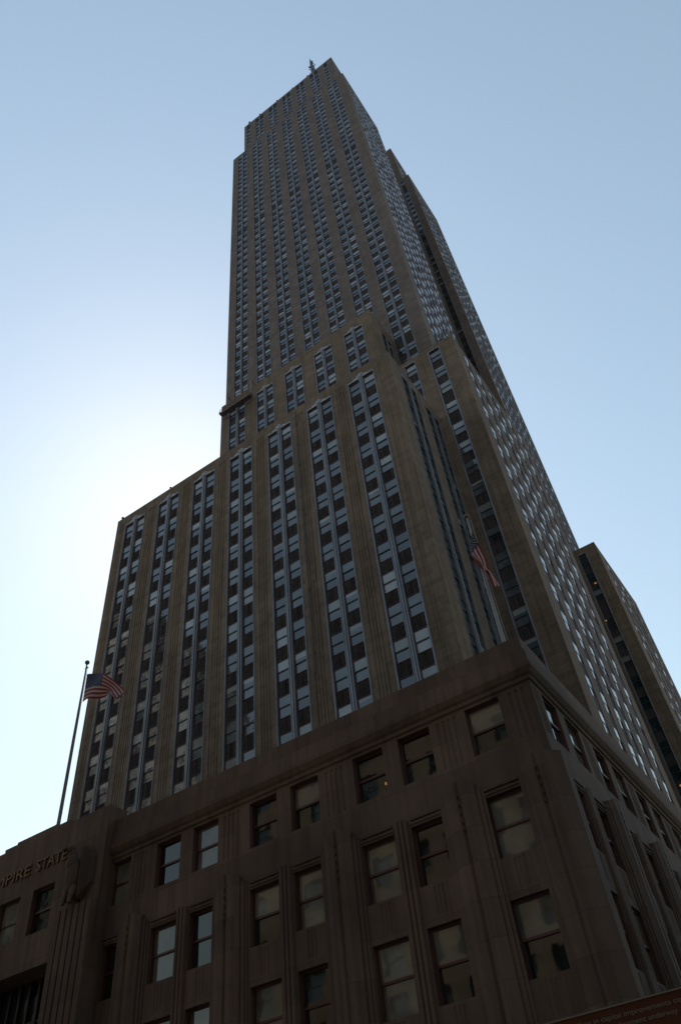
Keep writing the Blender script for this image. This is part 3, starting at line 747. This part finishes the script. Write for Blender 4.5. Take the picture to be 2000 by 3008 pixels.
# ------------------------------------------------------------------ orange banner on the pavement shed at the corner
t = thing('banner_hoarding', 'orange banner hoarding printed with pale lettering on a shed at the street corner', 'hoarding', (15.0, -19.0, .14))
Fb = Frame((0, 0, 0), (1, 0, 0), (0, -1, 0)); o_ = (15.0, -19.0, .14)
mb = MB(); mb.box(Fb, -7, 5.5, -.06, 0, 4.6, 7.38, 'banner_orange', True); mb.build('banner', t)
mb = MB(); mb.box(Fb, -7.05, 5.55, -.08, .03, 7.38, 7.42, 'banner_print', True); mb.box(Fb, -7.05, 5.55, -.08, .03, 4.56, 4.6, 'banner_print', True); mb.build('edge_batten', t)
mb = MB(); mb.box(Fb, -7, 5.5, -1.9, -.06, 3.2, 3.4, 'timber_green', True); mb.build('shed_deck', t)
for u in (-6.6, -2.8, 1.2, 5.0):
    for d in (-.2, -1.7): mb = MB(); mb.tube([(u, -d, 0), (u, -d, 3.2)], .06, 'platform_metal', 8); mb.build('post', t)
tx = text_mesh('million in capital improvements complete', 'lettering', None, .185, 11.48, -19.012, 7.225, 'banner_print', .004, 4.1)
tx2 = text_mesh('redevelopment', 'lettering', None, .185, 12.30, -19.012, 6.99, 'banner_print', .004, 1.45)
tx3 = text_mesh('underway', 'lettering', None, .185, 13.83, -19.012, 6.99, 'banner_print', .004, .86)
for k in (tx, tx2, tx3):
    k.parent = t
    for v in k.data.vertices: v.co -= Vector(o_)

# ------------------------------------------------------------------ streets
mb = MB(); mb.poly([(-3000, -3000, 0), (3000, -3000, 0), (3000, 3000, 0), (-3000, 3000, 0)], 'asphalt'); struct(mb, 'road')
mb = MB()
for x0, x1, y0, y1 in ((-200, 18.2, -24, 200), (44, 400, -24, 200), (-200, 18.2, -400, -43.5), (44, 400, -400, -43.5)):
    Fg = Frame((0, 0, 0), (1, 0, 0), (0, 1, 0)); mb.box(Fg, x0, x1, y0, y1, .0, .14, 'paving', True)
struct(mb, 'pavement')
mb = MB()
Fg = Frame((0, 0, 0), (1, 0, 0), (0, 1, 0))
for x0, x1, y0, y1 in ((-200, 18.35, -24.15, -24), (18.2, 18.35, -24, 200), (44, 400, -24.15, -24), (43.85, 44, -24, 200), (-200, 18.35, -43.5, -43.35), (43.85, 400, -43.5, -43.35)):
    mb.box(Fg, x0, x1, y0, y1, 0, .15, 'kerb_stone', True)
struct(mb, 'kerb')

# ------------------------------------------------------------------ the buildings across the two streets (they show as reflections)
def neighbour(name, label, x0, x1, y0, y1, h, mat, pitch, fh, facing):
    t = thing(name, label, 'building', ((x0 + x1) / 2, (y0 + y1) / 2, 0), 'buildings across the street')
    off = Vector(((x0 + x1) / 2, (y0 + y1) / 2, 0)); w, g = MB(), MB(); r = random.Random(int(h))
    for side in 'ENWS':
        Fr, a, b = {'E': (east(y0), x0, x1), 'N': (north(x1), y0, y1), 'W': (west(y1), x0, x1), 'S': (south(x0), y0, y1)}[side]
        hs = []
        if side in facing:
            n = int((b - a) / pitch); p = (b - a) / n
            for i in range(n):
                c = a + (i + .5) * p
                for j in range(int((h - 6) / fh)):
                    z = 6 + j * fh; hs.append((c - p * .27, c + p * .27, z, z + fh * .6, 'open', .4))
                    g.quad(Fr, c - p * .27, c + p * .27, z, z + fh * .6, -.35, r.choice(['glass_dark', 'glass_grey', 'glass_grey', 'glass_shade']))
                    g.box(Fr, c - p * .27, c + p * .27, -.34, -.25, z + fh * .29, z + fh * .32, 'dark_rail')
        wall(w, Fr, a, b, 0, h, hs, mat)
    w.poly([(x0, y0, h), (x1, y0, h), (x1, y1, h), (x0, y1, h)], 'roofing')
    sweep(w, [(x0, y1), (x0, y0), (x1, y0), (x1, y1), (x0, y1)], [(0, h - 1.2), (.5, h - .8), (.7, h - .3), (.7, h), (0, h)], mat)
    for q in (w, g): q.v = [(a - off.x, b - off.y, c) for a, b, c in q.v]
    w.build('wall', t); g.build('window', t, kind='stuff')
neighbour('office_building', 'tan stone office block facing the skyscraper across the avenue', -31, 9, -95, -50, 54, 'neighbour_stone', 3.6, 3.9, 'WN')
neighbour('office_building', 'tallest pale office tower farther down the avenue', -114, -91, -80, -50, 126, 'neighbour_pale', 3.4, 3.6, 'WN')
neighbour('office_building', 'slim pale office tower with a lower roof beside the tallest one', -86, -72, -66, -50, 104, 'neighbour_pale', 3.4, 3.6, 'WN')
neighbour('office_building', 'low brown brick block between two stone towers on the avenue', -70, -31, -90, -50, 21, 'neighbour_brick', 3.2, 3.6, 'W')
neighbour('office_building', 'brown brick block on the far corner beside the viewer', 46, 95, -95, -50, 70, 'neighbour_brick', 3.6, 3.8, 'WS')
neighbour('office_building', 'brown brick block across the side street from the skyscraper', 48, 95, -16, 70, 22, 'neighbour_brick', 3.6, 3.8, 'ES')
